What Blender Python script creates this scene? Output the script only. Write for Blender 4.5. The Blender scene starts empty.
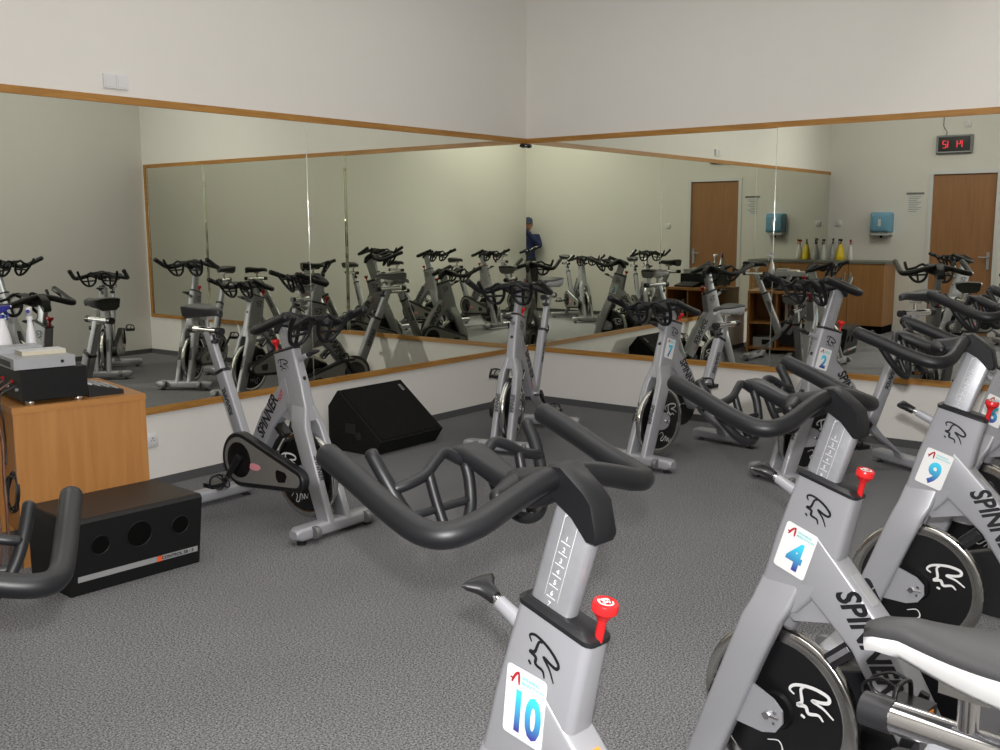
import bpy, bmesh, math, random
from mathutils import Vector, Matrix
random.seed(7)
scene = bpy.context.scene
COL = scene.collection
PI = math.pi

# ------------------------------------------------------------------ materials
def nodes_of(name):
    m = bpy.data.materials.new(name); m.use_nodes = True
    nt = m.node_tree
    return m, nt, nt.nodes['Principled BSDF']

def mat(name, col, rough=.5, metal=0., spec=.5, noise=0., nscale=40., bump=0., coat=0., emit=None, estr=0., alpha=1., trans=0.):
    m, nt, b = nodes_of(name)
    b.inputs['Base Color'].default_value = (*col, 1)
    b.inputs['Roughness'].default_value = rough
    b.inputs['Metallic'].default_value = metal
    b.inputs['Specular IOR Level'].default_value = spec
    b.inputs['Coat Weight'].default_value = coat
    b.inputs['Transmission Weight'].default_value = trans
    b.inputs['Alpha'].default_value = alpha
    if emit:
        b.inputs['Emission Color'].default_value = (*emit, 1); b.inputs['Emission Strength'].default_value = estr
    tc = nt.nodes.new('ShaderNodeTexCoord')
    nz = nt.nodes.new('ShaderNodeTexNoise'); nz.inputs['Scale'].default_value = nscale; nz.inputs['Detail'].default_value = 4
    nt.links.new(tc.outputs['Object'], nz.inputs['Vector'])
    cr = nt.nodes.new('ShaderNodeMixRGB'); cr.blend_type = 'MULTIPLY'; cr.inputs[0].default_value = 1
    cr.inputs[1].default_value = (*col, 1)
    mr = nt.nodes.new('ShaderNodeMapRange'); mr.inputs['To Min'].default_value = 1 - noise; mr.inputs['To Max'].default_value = 1 + noise
    nt.links.new(nz.outputs['Fac'], mr.inputs['Value'])
    nt.links.new(mr.outputs['Result'], cr.inputs[2])
    nt.links.new(cr.outputs[0], b.inputs['Base Color'])
    if bump:
        bp = nt.nodes.new('ShaderNodeBump'); bp.inputs['Strength'].default_value = bump; bp.inputs['Distance'].default_value = .002
        nt.links.new(nz.outputs['Fac'], bp.inputs['Height']); nt.links.new(bp.outputs[0], b.inputs['Normal'])
    return m

def wood(name, c1, c2, scale=(1, 1, 12), rough=.45, knots=False):
    m, nt, b = nodes_of(name)
    tc = nt.nodes.new('ShaderNodeTexCoord'); mp = nt.nodes.new('ShaderNodeMapping')
    mp.inputs['Scale'].default_value = scale
    nt.links.new(tc.outputs['Object'], mp.inputs['Vector'])
    nz = nt.nodes.new('ShaderNodeTexNoise'); nz.inputs['Scale'].default_value = 3; nz.inputs['Detail'].default_value = 8; nz.inputs['Distortion'].default_value = .6
    nt.links.new(mp.outputs[0], nz.inputs['Vector'])
    cr = nt.nodes.new('ShaderNodeValToRGB')
    cr.color_ramp.elements[0].color = (*c1, 1); cr.color_ramp.elements[0].position = .3
    cr.color_ramp.elements[1].color = (*c2, 1); cr.color_ramp.elements[1].position = .7
    nt.links.new(nz.outputs['Fac'], cr.inputs[0])
    out = cr.outputs[0]
    if knots:
        vo = nt.nodes.new('ShaderNodeTexVoronoi'); vo.inputs['Scale'].default_value = 2.2
        nt.links.new(tc.outputs['Object'], vo.inputs['Vector'])
        k = nt.nodes.new('ShaderNodeMapRange'); k.inputs['From Min'].default_value = .03; k.inputs['From Max'].default_value = .07
        nt.links.new(vo.outputs['Distance'], k.inputs['Value'])
        mx = nt.nodes.new('ShaderNodeMixRGB'); mx.inputs[1].default_value = (.12, .05, .02, 1)
        nt.links.new(k.outputs[0], mx.inputs[0]); nt.links.new(out, mx.inputs[2]); out = mx.outputs[0]
    nt.links.new(out, b.inputs['Base Color'])
    b.inputs['Roughness'].default_value = rough
    return m

def carpet():
    m, nt, b = nodes_of('grey_carpet')
    tc = nt.nodes.new('ShaderNodeTexCoord')
    n1 = nt.nodes.new('ShaderNodeTexNoise'); n1.inputs['Scale'].default_value = 135; n1.inputs['Detail'].default_value = 5; n1.inputs['Roughness'].default_value = .85
    n2 = nt.nodes.new('ShaderNodeTexNoise'); n2.inputs['Scale'].default_value = 1.3; n2.inputs['Detail'].default_value = 3
    for n in (n1, n2): nt.links.new(tc.outputs['Object'], n.inputs['Vector'])
    cr = nt.nodes.new('ShaderNodeValToRGB')
    e = cr.color_ramp.elements
    e[0].position = .42; e[0].color = (.042, .042, .046, 1)
    e[1].position = .59; e[1].color = (.35, .348, .36, 1)
    nt.links.new(n1.outputs['Fac'], cr.inputs[0])
    mr = nt.nodes.new('ShaderNodeMapRange'); mr.inputs['To Min'].default_value = .85; mr.inputs['To Max'].default_value = 1.15
    nt.links.new(n2.outputs['Fac'], mr.inputs['Value'])
    mx = nt.nodes.new('ShaderNodeMixRGB'); mx.blend_type = 'MULTIPLY'; mx.inputs[0].default_value = 1
    nt.links.new(cr.outputs[0], mx.inputs[1]); nt.links.new(mr.outputs[0], mx.inputs[2])
    nt.links.new(mx.outputs[0], b.inputs['Base Color'])
    b.inputs['Roughness'].default_value = .95; b.inputs['Specular IOR Level'].default_value = .1
    bp = nt.nodes.new('ShaderNodeBump'); bp.inputs['Strength'].default_value = .08; bp.inputs['Distance'].default_value = .002
    nt.links.new(n1.outputs['Fac'], bp.inputs['Height']); nt.links.new(bp.outputs[0], b.inputs['Normal'])
    return m

def gradient(name, c_top, c_bot, y0, y1):
    m, nt, b = nodes_of(name)
    tc = nt.nodes.new('ShaderNodeTexCoord'); sx = nt.nodes.new('ShaderNodeSeparateXYZ')
    nt.links.new(tc.outputs['Object'], sx.inputs[0])
    mr = nt.nodes.new('ShaderNodeMapRange'); mr.inputs['From Min'].default_value = y0; mr.inputs['From Max'].default_value = y1
    nt.links.new(sx.outputs['Y'], mr.inputs['Value'])
    cr = nt.nodes.new('ShaderNodeValToRGB')
    cr.color_ramp.elements[0].color = (*c_bot, 1); cr.color_ramp.elements[1].color = (*c_top, 1)
    nt.links.new(mr.outputs[0], cr.inputs[0]); nt.links.new(cr.outputs[0], b.inputs['Base Color'])
    b.inputs['Roughness'].default_value = .4
    return m

M = {}
M['wall'] = mat('painted_wall', (.71, .69, .65), .9, noise=.02, nscale=6, bump=.04)
M['ceiling'] = mat('painted_ceiling', (.8, .79, .76), .9, noise=.02)
M['carpet'] = carpet()
M['carpet_edge'] = mat('carpet_skirting', (.075, .075, .078), .95, noise=.25, nscale=150)
M['mirror'] = mat('mirror_glass', (.83, .85, .76), .0, 1., noise=0)
M['mirror_edge'] = mat('polished_glass_edge', (.8, .85, .8), .12, 1., noise=.05)
M['pine'] = wood('pine_trim', (.28, .125, .022), (.43, .215, .048), (1.2, 1.2, 14), .45, True)
M['beech'] = wood('beech_board', (.385, .165, .045), (.455, .215, .066), (9, 9, .7), .38)
M['beech_top'] = wood('beech_board_top', (.385, .165, .045), (.455, .215, .066), (.8, 9, 9), .34)
M['doorwood'] = wood('brown_door_veneer', (.27, .125, .05), (.33, .16, .068), (9, 9, .6), .5)
M['counterwood'] = wood('counter_veneer', (.30, .14, .045), (.37, .18, .062), (9, 9, .6), .45)
M['frame'] = mat('silver_paint', (.355, .358, .385), .38, .2, noise=.02, nscale=8, coat=.3)
M['frame_dark'] = mat('grey_guard_paint', (.20, .20, .20), .4, .5, noise=.03)
M['chrome'] = mat('chrome', (.78, .78, .80), .14, 1., noise=.03)
M['alu'] = mat('brushed_aluminium', (.40, .41, .44), .42, .55, noise=.15, nscale=30)
M['steel'] = mat('flywheel_steel', (.62, .61, .58), .18, 1., noise=.06)
M['disc'] = mat('black_flywheel_disc', (.006, .006, .007), .35, noise=.1)
M['rubber'] = mat('dark_grey_foam', (.0065, .0068, .0082), .45, spec=.38, noise=.12, nscale=300, bump=.03)
M['plastic'] = mat('black_plastic', (.012, .012, .014), .38, noise=.1)
M['plastic2'] = mat('black_textured_plastic', (.015, .0155, .018), .6, noise=.2, nscale=400, bump=.1)
M['guard'] = mat('grey_guard_panel', (.30, .295, .28), .4, .5, noise=.04)
M['window'] = mat('guard_window', (.008, .008, .009), .2, noise=.1)
M['red'] = mat('red_plastic', (.62, .018, .02), .25, noise=.05)
M['redtext'] = mat('red_print', (.45, .02, .03), .5)
M['white'] = mat('white_vinyl', (.82, .82, .82), .45, noise=.01)
M['whiteink'] = mat('white_print', (.75, .75, .75), .5)
M['black'] = mat('black_print', (.008, .008, .010), .5)
M['teal'] = mat('teal_print', (.25, .62, .66), .5)
M['saddle'] = mat('black_saddle_vinyl', (.022, .022, .024), .40, noise=.12, nscale=200, bump=.08)
M['saddle_grey'] = mat('grey_saddle_vinyl', (.030, .030, .032), .42, noise=.1, nscale=200, bump=.08)
M['saddle_side'] = mat('pale_saddle_side', (.50, .50, .50), .4, noise=.03)
M['saddle_dark'] = mat('dark_saddle_side', (.03, .03, .033), .4, noise=.05)
M['orange'] = mat('orange_print', (.85, .30, .05), .5)
M['grad'] = gradient('blue_number_print', (.06, .62, .86), (.055, .02, .28), -.036, .036)
M['amp'] = mat('black_amplifier_case', (.005, .005, .0055), .55, noise=.2, spec=.25)
M['speaker'] = mat('black_speaker_carpet', (.009, .009, .0085), .85, noise=.3, nscale=300, bump=.05, spec=.2)
M['sub'] = mat('black_subwoofer_shell', (.006, .006, .0065), .5, noise=.2, nscale=200, spec=.35)
M['sub_top'] = mat('dark_brown_subwoofer_top', (.022, .014, .010), .55, noise=.15)
M['silver'] = mat('silver_metal_case', (.42, .43, .45), .4, .5, noise=.03)
M['grille'] = mat('speaker_grille', (.006, .006, .0055), .8, noise=.4, nscale=500, bump=.1, spec=.15)
M['cream'] = mat('cream_paper', (.62, .57, .44), .7, noise=.05)
M['bottle'] = mat('white_plastic_bottle', (.72, .72, .74), .35, noise=.02)
M['clear'] = mat('clear_plastic_bottle', (.72, .73, .71), .2, alpha=.45)
M['yellow'] = mat('yellow_plastic_bottle', (.72, .52, .015), .35, noise=.02)
M['blue'] = mat('dark_blue_plastic', (.02, .022, .22), .35)
M['bluedisp'] = mat('blue_translucent_plastic', (.16, .35, .50), .25, noise=.03)
M['dispgrey'] = mat('pale_grey_plastic', (.55, .57, .57), .4)
M['socket'] = mat('white_socket_plastic', (.66, .66, .66), .35)
M['paper'] = mat('white_paper', (.68, .68, .66), .8)
M['ink'] = mat('grey_print', (.25, .25, .25), .7)
M['led'] = mat('red_led_segments', (.5, .01, .02), .4, emit=(1., .03, .06), estr=1.0)
M['clockface'] = mat('black_clock_face', (.008, .008, .008), .25)
M['clockframe'] = mat('grey_clock_frame', (.20, .21, .21), .4, .4)
M['kick'] = mat('black_plinth', (.004, .004, .004), .9, spec=.05)
M['countertop'] = mat('grey_countertop', (.17, .17, .15), .4, noise=.1)
M['cable'] = mat('black_cable', (.01, .01, .01), .5)
M['cable_brown'] = mat('brown_cable', (.17, .085, .06), .5)
M['sensor'] = mat('dark_sensor', (.02, .015, .015), .4)
M['pinklabel'] = mat('pink_badge', (.75, .30, .34), .4)
M['skin'] = mat('skin', (.48, .25, .16), .55, noise=.05)
M['navy'] = mat('navy_jacket_cloth', (.012, .022, .085), .8, noise=.15, nscale=60, bump=.1)
M['trouser'] = mat('black_trouser_cloth', (.01, .01, .013), .85, noise=.15, nscale=60)
M['cap'] = mat('blue_grey_cap_cloth', (.03, .045, .085), .85, noise=.1)
M['hair'] = mat('dark_hair', (.02, .014, .01), .7)
M['shoe'] = mat('black_shoe', (.012, .012, .012), .5)
M['lens'] = mat('lens_glass', (.01, .01, .015), .1)
M['books'] = mat('book_spines', (.25, .10, .06), .6, noise=.5, nscale=25)
M['badge'] = mat('grey_badge_print', (.33, .33, .34), .4)

# ------------------------------------------------------------------ helpers
def link(name, me, m, parent=None, smooth=None, matrix=None, bevel=0):
    o = bpy.data.objects.new(name, me); COL.objects.link(o)
    if m is not None:
        me.materials.clear()
        for mm in (m if isinstance(m, (list, tuple)) else [m]): me.materials.append(mm)
    if parent: o.parent = parent
    if matrix is not None: o.matrix_local = matrix
    if smooth is not None:
        me.polygons.foreach_set('use_smooth', [True] * len(me.polygons))
        try: me.set_sharp_from_angle(angle=math.radians(smooth))
        except Exception: pass
    return o

def B(): return bmesh.new()

def done(bm, name, m, parent=None, smooth=40, matrix=None, bevel=0, seg=2):
    if bevel:
        eds = [e for e in bm.edges if len(e.link_faces) == 2 and e.calc_face_angle(0) > .5]
        bmesh.ops.bevel(bm, geom=eds, offset=bevel, segments=seg, affect='EDGES', profile=.6)
    bmesh.ops.recalc_face_normals(bm, faces=bm.faces)
    me = bpy.data.meshes.new(name); bm.to_mesh(me); bm.free()
    return link(name, me, m, parent, smooth, matrix)

def box(bm, lo, hi, mtx=None):
    vs = [Vector((x, y, z)) for x in (lo[0], hi[0]) for y in (lo[1], hi[1]) for z in (lo[2], hi[2])]
    if mtx: vs = [mtx @ v for v in vs]
    v = [bm.verts.new(p) for p in vs]
    for f in ((0, 1, 3, 2), (4, 6, 7, 5), (0, 4, 5, 1), (2, 3, 7, 6), (0, 2, 6, 4), (1, 5, 7, 3)):
        bm.faces.new([v[i] for i in f])

def loft(bm, rings, caps=True, closed=False):
    R = [[bm.verts.new(p) for p in r] for r in rings]
    n = len(R[0])
    pairs = list(zip(R, R[1:])) + ([(R[-1], R[0])] if closed else [])
    for a, b in pairs:
        for i in range(n):
            bm.faces.new((a[i], a[(i + 1) % n], b[(i + 1) % n], b[i]))
    if caps and not closed:
        bm.faces.new(R[0][::-1]); bm.faces.new(R[-1])

def rrect(c, ax, ay, hx, hy, r, n=3):
    c, ax, ay = Vector(c), Vector(ax).normalized(), Vector(ay).normalized()
    r = min(r, hx * .98, hy * .98)
    out = []
    for sx, sy, a0 in ((1, 1, 0), (-1, 1, PI / 2), (-1, -1, PI), (1, -1, 1.5 * PI)):
        for k in range(n + 1):
            a = a0 + PI / 2 * k / n
            out.append(c + ax * (sx * (hx - r) + r * math.cos(a)) + ay * (sy * (hy - r) + r * math.sin(a)))
    return out

def circ(c, ax, ay, r, n=12, ry=None):
    c, ax, ay = Vector(c), Vector(ax).normalized(), Vector(ay).normalized()
    return [c + ax * r * math.cos(2 * PI * k / n) + ay * (ry or r) * math.sin(2 * PI * k / n) for k in range(n)]

def cyl(bm, p, q, r, r2=None, n=16):
    p, q = Vector(p), Vector(q); d = (q - p).normalized()
    a = d.orthogonal().normalized(); b = d.cross(a)
    loft(bm, [circ(p, a, b, r, n), circ(q, a, b, r if r2 is None else r2, n)])

def lathe(bm, p, axis, prof, n=20):
    p = Vector(p); d = Vector(axis).normalized(); a = d.orthogonal().normalized(); b = d.cross(a)
    loft(bm, [circ(p + d * h, a, b, max(r, 1e-4), n) for r, h in prof])

def crom(pts, k=6):
    P = [Vector(p) for p in pts]; P = [P[0] * 2 - P[1]] + P + [P[-1] * 2 - P[-2]]
    out = []
    for i in range(1, len(P) - 2):
        for j in range(k):
            t = j / k; a, b, c, d = P[i - 1:i + 3]
            out.append(.5 * ((2 * b) + (c - a) * t + (2 * a - 5 * b + 4 * c - d) * t * t + (3 * b - a - 3 * c + d) * t ** 3))
    out.append(P[-2]); return out

def tube(bm, pts, r, n=10, k=6, cap_round=True, smooth=True, closed=False):
    """swept tube; r a number or a list per control point"""
    if smooth:
        path = crom(pts, k)
        if isinstance(r, (list, tuple)):
            rr = [r[min(i // k, len(r) - 2)] * (1 - (i % k) / k) + r[min(i // k, len(r) - 2) + 1] * ((i % k) / k) for i in range(len(path) - 1)] + [r[-1]]
        else: rr = [r] * len(path)
    else:
        path = [Vector(p) for p in pts]; rr = list(r) if isinstance(r, (list, tuple)) else [r] * len(path)
    rings = []; up = None
    N = len(path)
    for i in range(N):
        d = (path[min(i + 1, N - 1)] - path[max(i - 1, 0)]).normalized()
        if up is None: up = d.orthogonal().normalized()
        up = (up - d * up.dot(d))
        up = up.normalized() if up.length > 1e-6 else d.orthogonal().normalized()
        s = d.cross(up)
        if i == 0 and cap_round:
            for f, q in ((.45, .9), (.8, .55)): rings.append(circ(path[0] - d * rr[0] * q * .6, up, s, rr[0] * f, n))
        rings.append(circ(path[i], up, s, rr[i], n))
        if i == N - 1 and cap_round:
            for f, q in ((.8, .55), (.45, .9)): rings.append(circ(path[-1] + d * rr[-1] * q * .6, up, s, rr[-1] * f, n))
    loft(bm, rings)

def prism(bm, poly, origin, ax, ay, n, h):
    """polygon (a,b) in the plane origin+a*ax+b*ay, extruded along n from -h to h"""
    o, ax, ay, n = Vector(origin), Vector(ax), Vector(ay), Vector(n)
    loft(bm, [[o + ax * a + ay * b - n * h for a, b in poly], [o + ax * a + ay * b + n * h for a, b in poly]])

def frame_mtx(o, ax, ay):
    ax = Vector(ax).normalized(); ay = Vector(ay); ay = (ay - ax * ay.dot(ax)).normalized(); n = ax.cross(ay)
    m = Matrix((ax, ay, n)).transposed().to_4x4(); m.translation = Vector(o); return m

def text_me(s, size, bold=0., shear=0., sx=1., ext=.0003, align='CENTER', spacing=1.):
    cu = bpy.data.curves.new('t', 'FONT'); cu.body = s; cu.size = size; cu.shear = shear
    cu.align_x = align; cu.align_y = 'CENTER'; cu.extrude = ext; cu.resolution_u = 3; cu.space_character = spacing
    cu.offset = bold
    o = bpy.data.objects.new('t', cu); COL.objects.link(o)
    dg = bpy.context.evaluated_depsgraph_get(); dg.update()
    me = bpy.data.meshes.new_from_object(o.evaluated_get(dg))
    bpy.data.objects.remove(o); bpy.data.curves.remove(cu)
    if sx != 1.:
        for v in me.vertices: v.co.x *= sx
    return me

def ribbon_me(strokes, scale=1., ext=.0004):
    bm = B()
    for pts, w in strokes:
        path = crom([(x * scale, y * scale, 0) for x, y in pts], 5); N = len(path); w *= scale
        L = []
        for i, p in enumerate(path):
            d = (path[min(i + 1, N - 1)] - path[max(i - 1, 0)]).normalized(); s = Vector((-d.y, d.x, 0))
            ww = w * (.35 + .65 * math.sin(PI * min(1, max(0, (i + .6) / N))) ** .6)
            L.append((bm.verts.new(p + s * ww + Vector((0, 0, ext))), bm.verts.new(p - s * ww + Vector((0, 0, ext)))))
        for a, b in zip(L, L[1:]): bm.faces.new((a[0], a[1], b[1], b[0]))
    me = bpy.data.meshes.new('ribbon'); bm.to_mesh(me); bm.free(); return me

def thing(name, label, cat, loc=(0, 0, 0), rz=0., group=None):
    o = bpy.data.objects.new(name, None); COL.objects.link(o); o.empty_display_size = .1
    o.location = loc; o.rotation_euler = (0, 0, rz); o['label'] = label; o['category'] = cat
    if group: o['group'] = group
    return o

def tag(o, label, cat, group=None):
    o['label'] = label; o['category'] = cat
    if group: o['group'] = group
    return o

def structure(o):
    o['kind'] = 'structure'; return o

def sbox(name, lo, hi, m, bevel=0, parent=None):
    bm = B(); box(bm, lo, hi); return done(bm, name, m, parent, 30, bevel=bevel)

# ------------------------------------------------------------------ the room
# corner of the two mirrors at the origin; left mirror wall on y=0 (x>0), right mirror wall on x=0 (y>0)
U, V, ZC = 7.95, 5.92, 3.75
T = .15
structure(sbox('floor', (-T, -T, -.12), (U + T, V + T, 0), M['carpet']))
structure(sbox('ceiling', (-T, -T, ZC), (U + T, V + T, ZC + .1), M['ceiling']))
structure(sbox('wall_left', (-T, -T, 0), (U + T, 0, ZC), M['wall']))
structure(sbox('wall_right', (-T, 0, 0), (0, V + T, ZC), M['wall']))
structure(sbox('wall_back', (0, V, 0), (U + T, V + T, ZC), M['wall']))
# door wall with its opening
D0, D1, DH = 1.45, 2.35, 2.28
bm = B(); box(bm, (U, 0, 0), (U + T, D0, ZC)); box(bm, (U, D1, 0), (U + T, V, ZC)); box(bm, (U, D0, DH), (U + T, D1, ZC))
structure(done(bm, 'wall_door_side', M['wall'], None, 30))
for nm, lo, hi in (('baseboard_left', (0, 0, 0), (U, .012, .055)), ('baseboard_right', (0, .012, 0), (.012, V, .055)),
                   ('baseboard_back', (.012, V - .012, 0), (U, V, .055)), ('baseboard_door_side', (U - .012, D1 + .07, 0), (U, V - .012, .055))):
    structure(sbox(nm, lo, hi, M['carpet_edge'], .003))
# pine trims round the mirrors
HB, HT, TT = .502, 2.334, .043
RV = V - .10
k = 1
for lo, hi in (((0, 0, HT - TT), (U, .022, HT)), ((0, 0, HB - TT), (U, .022, HB)),
               ((0, .022, HT - TT), (.022, RV, HT)), ((0, .022, HB - TT), (.022, RV, HB)),
               ((0, RV, HB - TT), (.022, RV + .05, HT))):
    structure(sbox('trim_%d' % k, lo, hi, M['pine'], .003)); k += 1
# mirror panels
def mirror(name, axis, a0, a1, label, tilt=0.):
    # each glass panel is hung a fraction of a degree out of true
    g = .0008; c = Vector(((a0 + a1) / 2, .012, 0)) if axis == 'x' else Vector((.012, (a0 + a1) / 2, 0))
    h = (a1 - a0) / 2 - g
    bm = B()
    box(bm, (-h, -.004, HB), (h, .0025, HT - TT)) if axis == 'x' else box(bm, (-.020, -h, HB), (.0025, h, HT - TT))
    o = done(bm, name, M['mirror'], None, 20)
    o.location = c; o.rotation_euler = (0, 0, math.radians(tilt))
    tag(o, label, 'mirror', 'wall mirror panels')
    for e, a in ((-h, a0), (h, a1)):
        if a < .05 or a > U - .1: continue
        bm = B()
        p = Vector((e, .0025, 0)) if axis == 'x' else Vector((.0025, e, 0))
        cyl(bm, p + Vector((0, 0, HB)), p + Vector((0, 0, HT - TT)), .0028, n=10)
        done(bm, 'polished_edge', M['mirror_edge'], o, 60)
    return o
TILT_R = .5
mirror('wall_mirror', 'x', .007, 2.57, 'large mirror panel on left wall, nearest the room corner')
mirror('wall_mirror', 'x', 2.57, 5.14, 'large mirror panel on left wall, behind the stereo desk')
mirror('wall_mirror', 'x', 5.14, U - .01, 'large mirror panel on left wall, farthest from the corner and out of frame')
mirror('wall_mirror', 'y', .007, 2.33, 'large mirror panel on right wall, touching the room corner', TILT_R)
mirror('wall_mirror', 'y', 2.33, 4.68, 'large mirror panel on right wall behind bikes 2 and 9', TILT_R)
mirror('wall_mirror', 'y', 4.68, RV, 'narrower mirror panel at the far right end of right wall', TILT_R)

# door in the far wall (seen in the mirrors)
dr = structure(sbox('door_1', (U + .02, D0 + .035, .005), (U + .06, D1 - .035, DH - .03), M['doorwood'], .002))
bm = B()
for lo, hi in (((U - .012, D0 - .02, 0), (U + .10, D0 + .035, DH + .02)), ((U - .012, D1 - .035, 0), (U + .10, D1 + .02, DH + .02)), ((U - .012, D0 + .035, DH - .03), (U + .10, D1 - .035, DH + .02))):
    box(bm, lo, hi)
structure(done(bm, 'trim_6', M['socket'], None, 30))
bm = B(); box(bm, (U + .008, D1 - .115, .93), (U + .02, D1 - .075, 1.17)); h = done(bm, 'handle_plate', M['alu'], dr, 30, bevel=.003)
bm = B(); tube(bm, [(U + .008, D1 - .095, 1.1), (U - .035, D1 - .095, 1.1), (U - .045, D1 - .12, 1.1), (U - .045, D1 - .21, 1.1)], .009, 8); done(bm, 'door_handle', M['alu'], dr, 60)

# ------------------------------------------------------------------ the bike
def S(side):  # reading axes on the head: text right / up for the left (+1) or right (-1) face
    up = Vector((-.30, 0, .954))
    right = Vector((-.954 * side, 0, -.30 * side))
    return right, up

R_STROKES = [([(-.46, .30), (-.52, .50), (-.30, .56), (.12, .33), (.42, -.02), (.38, -.20), (.20, -.16), (-.05, -.02), (.16, -.34), (.30, -.72)], 0.041),
             ([(-.10, .42), (-.22, .38), (-.34, .03), (-.50, -.02), (-.30, -.14), (-.30, -.36), (-.06, -.48), (.0, -.70)], 0.043),
             ([(-.52, -.42), (-.46, -.36)], 0.058)]
R_STROKES = [([(x * 1.14, y * .9) for x, y in p_], w_ * 1.3) for p_, w_ in R_STROKES]
ang = math.radians(14)
def rot2(p): return (p[0] * math.cos(ang) - p[1] * math.sin(ang), p[0] * math.sin(ang) + p[1] * math.cos(ang))
R_STROKES = [([rot2(p) for p in s], w) for s, w in R_STROKES]
SCRIBBLE = [([(-.9, .1), (-.5, .35), (-.25, .1), (-.5, -.3), (-.2, -.35), (.1, .1), (.25, .0), (.1, -.35)], .035),
            ([(.25, .1), (.4, -.3), (.55, .05), (.7, -.3), (.95, .05)], .035)]

HEADW = lambda z: .031 + (.957 - z) * .018
def make_bike():
    root = thing('spin_bike', 'x', 'exercise bike')
    F = M['frame']
    # --- fork and head, one welded silver piece
    bm = B()
    def hs(z, x0, x1, hy, tilt=.11):
        xc = (x0 + x1) / 2
        return rrect((xc, 0, z), (1, 0, tilt), (0, 1, 0), (x1 - x0) / 2, hy, .016)
    loft(bm, [hs(.938, .138, .303, .031, .26), hs(.86, .156, .330, .0325, .18), hs(.77, .174, .361, .034, .10), hs(.70, .20, .380, .0355, .05), hs(.63, .245, .402, .038, 0), hs(.585, .285, .414, .040, 0)])
    for s in (1, -1):
        loft(bm, [rrect((xc, s * y, z), (1, 0, 0), (0, 1, 0), hx, hy, .014) for z, xc, hx, y, hy in
                  ((.66, .335, .060, .020, .016), (.60, .352, .060, .034, .022), (.555, .372, .058, .050, .0235), (.45, .413, .056, .055, .023), (.25, .488, .053, .0585, .0225), (.075, .553, .050, .061, .022))])
    prism(bm, [(.205, .77), (.33, .58), (.30, .555), (.17, .585), (.105, .64)], (0, 0, 0), (1, 0, 0), (0, 0, 1), (0, 1, 0), .020)
    fork = done(bm, 'fork', F, root, 35)
    # front badge, bolts
    bm = B(); cyl(bm, (.340, 0, .80), (.3545, 0, .803), .011); done(bm, 'front_badge', M['black'], fork, 40)
    bm = B(); cyl(bm, (.309, 0, .895), (.375, 0, .925), .016, .013); done(bm, 'pin_boss', F, fork, 40)
    # decals of the fork
    for s in (1, -1):
        r, u = S(s)
        z = .875; x = .232
        link('rider_logo', ribbon_me(R_STROKES, .062), M['black'], fork, matrix=frame_mtx((x, s * (HEADW(z) + .0015), z), r, u))
        t = text_me('SPINNER', .040, .0010, .25, .85)
        o = link('brand_lettering', t, M['black'], fork, matrix=frame_mtx((.5050, s * .057, .355), (.342, 0, -.94), (0, 1, 0)))
    # --- axle plates
    for s in (1, -1):
        bm = B()
        prism(bm, [(.46, .36), (.40, .362), (.33, .335), (.303, .31), (.30, .275), (.32, .245), (.36, .232), (.44, .235), (.475, .25)], (0, s * .054, 0), (1, 0, 0), (0, 0, 1), (0, 1, 0), .0035)
        pl = done(bm, 'axle_plate', M['frame'], root, 30, bevel=.0015, seg=1)
        bm = B(); cyl(bm, (.345, s * .045, .287), (.345, s * .068, .287), .011, n=6); cyl(bm, (.323, s * .05, .300), (.323, s * .061, .300), .005, n=8); cyl(bm, (.325, s * .05, .270), (.325, s * .061, .270), .005, n=8); cyl(bm, (.31, s * .061, .287), (.36, s * .061, .287), .004, n=8)
        done(bm, 'axle_bolt', M['chrome'], pl, 40)
    # --- main tube, seat tube, rear strut
    bm = B()
    ax = Vector((-.25, 0, -.405)).normalized(); pe = Vector((-ax.z, 0, ax.x))
    loft(bm, [rrect((.255, 0, .733), (.30, 0, -.954), (0, 1, 0), .074, .0366, .008), rrect((.08, 0, .560), pe, (0, 1, 0), .060, .0362, .012), rrect((-.055, 0, .345), pe, (0, 1, 0), .055, .0358, .012)])
    mt = done(bm, 'main_tube', F, root, 35)
    for s in (1, -1):
        d = ax * s
        t = text_me('SPINNER', .088, .0028, .3, .78)
        link('brand_lettering', t, M['black'], mt, matrix=frame_mtx((.085, s * .0371, .572), d, pe if pe.z > 0 else -pe))
        t = text_me('NXT', .034, .0008, .3, .9)
        p = Vector((.205, s * .0371, .765)) + ax * (.385 if s > 0 else .06) + (pe if pe.z > 0 else -pe) * -.032
        link('model_lettering', t, M['redtext'], mt, matrix=frame_mtx(p, d, pe if pe.z > 0 else -pe))
    up = pe if pe.z > 0 else -pe
    lx = Vector((-.204, 0, -.213)).normalized(); ln = Vector((-lx.z * -1, 0, lx.x * -1)); ln = ln if ln.z > 0 else -ln
    bm = B(); c = Vector((.118, 0, .684)) + ln * .0012
    prism(bm, [(-.045, -.014), (.045, -.014), (.045, .014), (-.045, .014)], c, lx, (0, 1, 0), ln, .0015); wl = done(bm, 'warning_label', M['badge'], mt, 30)
    bm = B(); prism(bm, [(-.055, -.015), (-.045, -.015), (-.045, .015), (-.055, .015)], c, lx, (0, 1, 0), ln, .0018); done(bm, 'label_stripe', M['orange'], wl, 30)
    bm = B(); prism(bm, [(-.04, -.011), (.04, -.011), (.04, -.004), (-.04, -.004)], c, lx, (0, 1, 0), ln, .002); done(bm, 'label_text', M['black'], wl, 30)
    bm = B()
    st0, st1 = Vector((-.135, 0, .33)), Vector((-.335, 0, .775)); sd = (st1 - st0).normalized(); sp = Vector((sd.z, 0, -sd.x))
    loft(bm, [rrect(st0 + sd * t, sp, (0, 1, 0), .042, .029, .016) for t in (0, (st1 - st0).length)])
    seat_tube = done(bm, 'seat_tube', F, root, 35)
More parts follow.
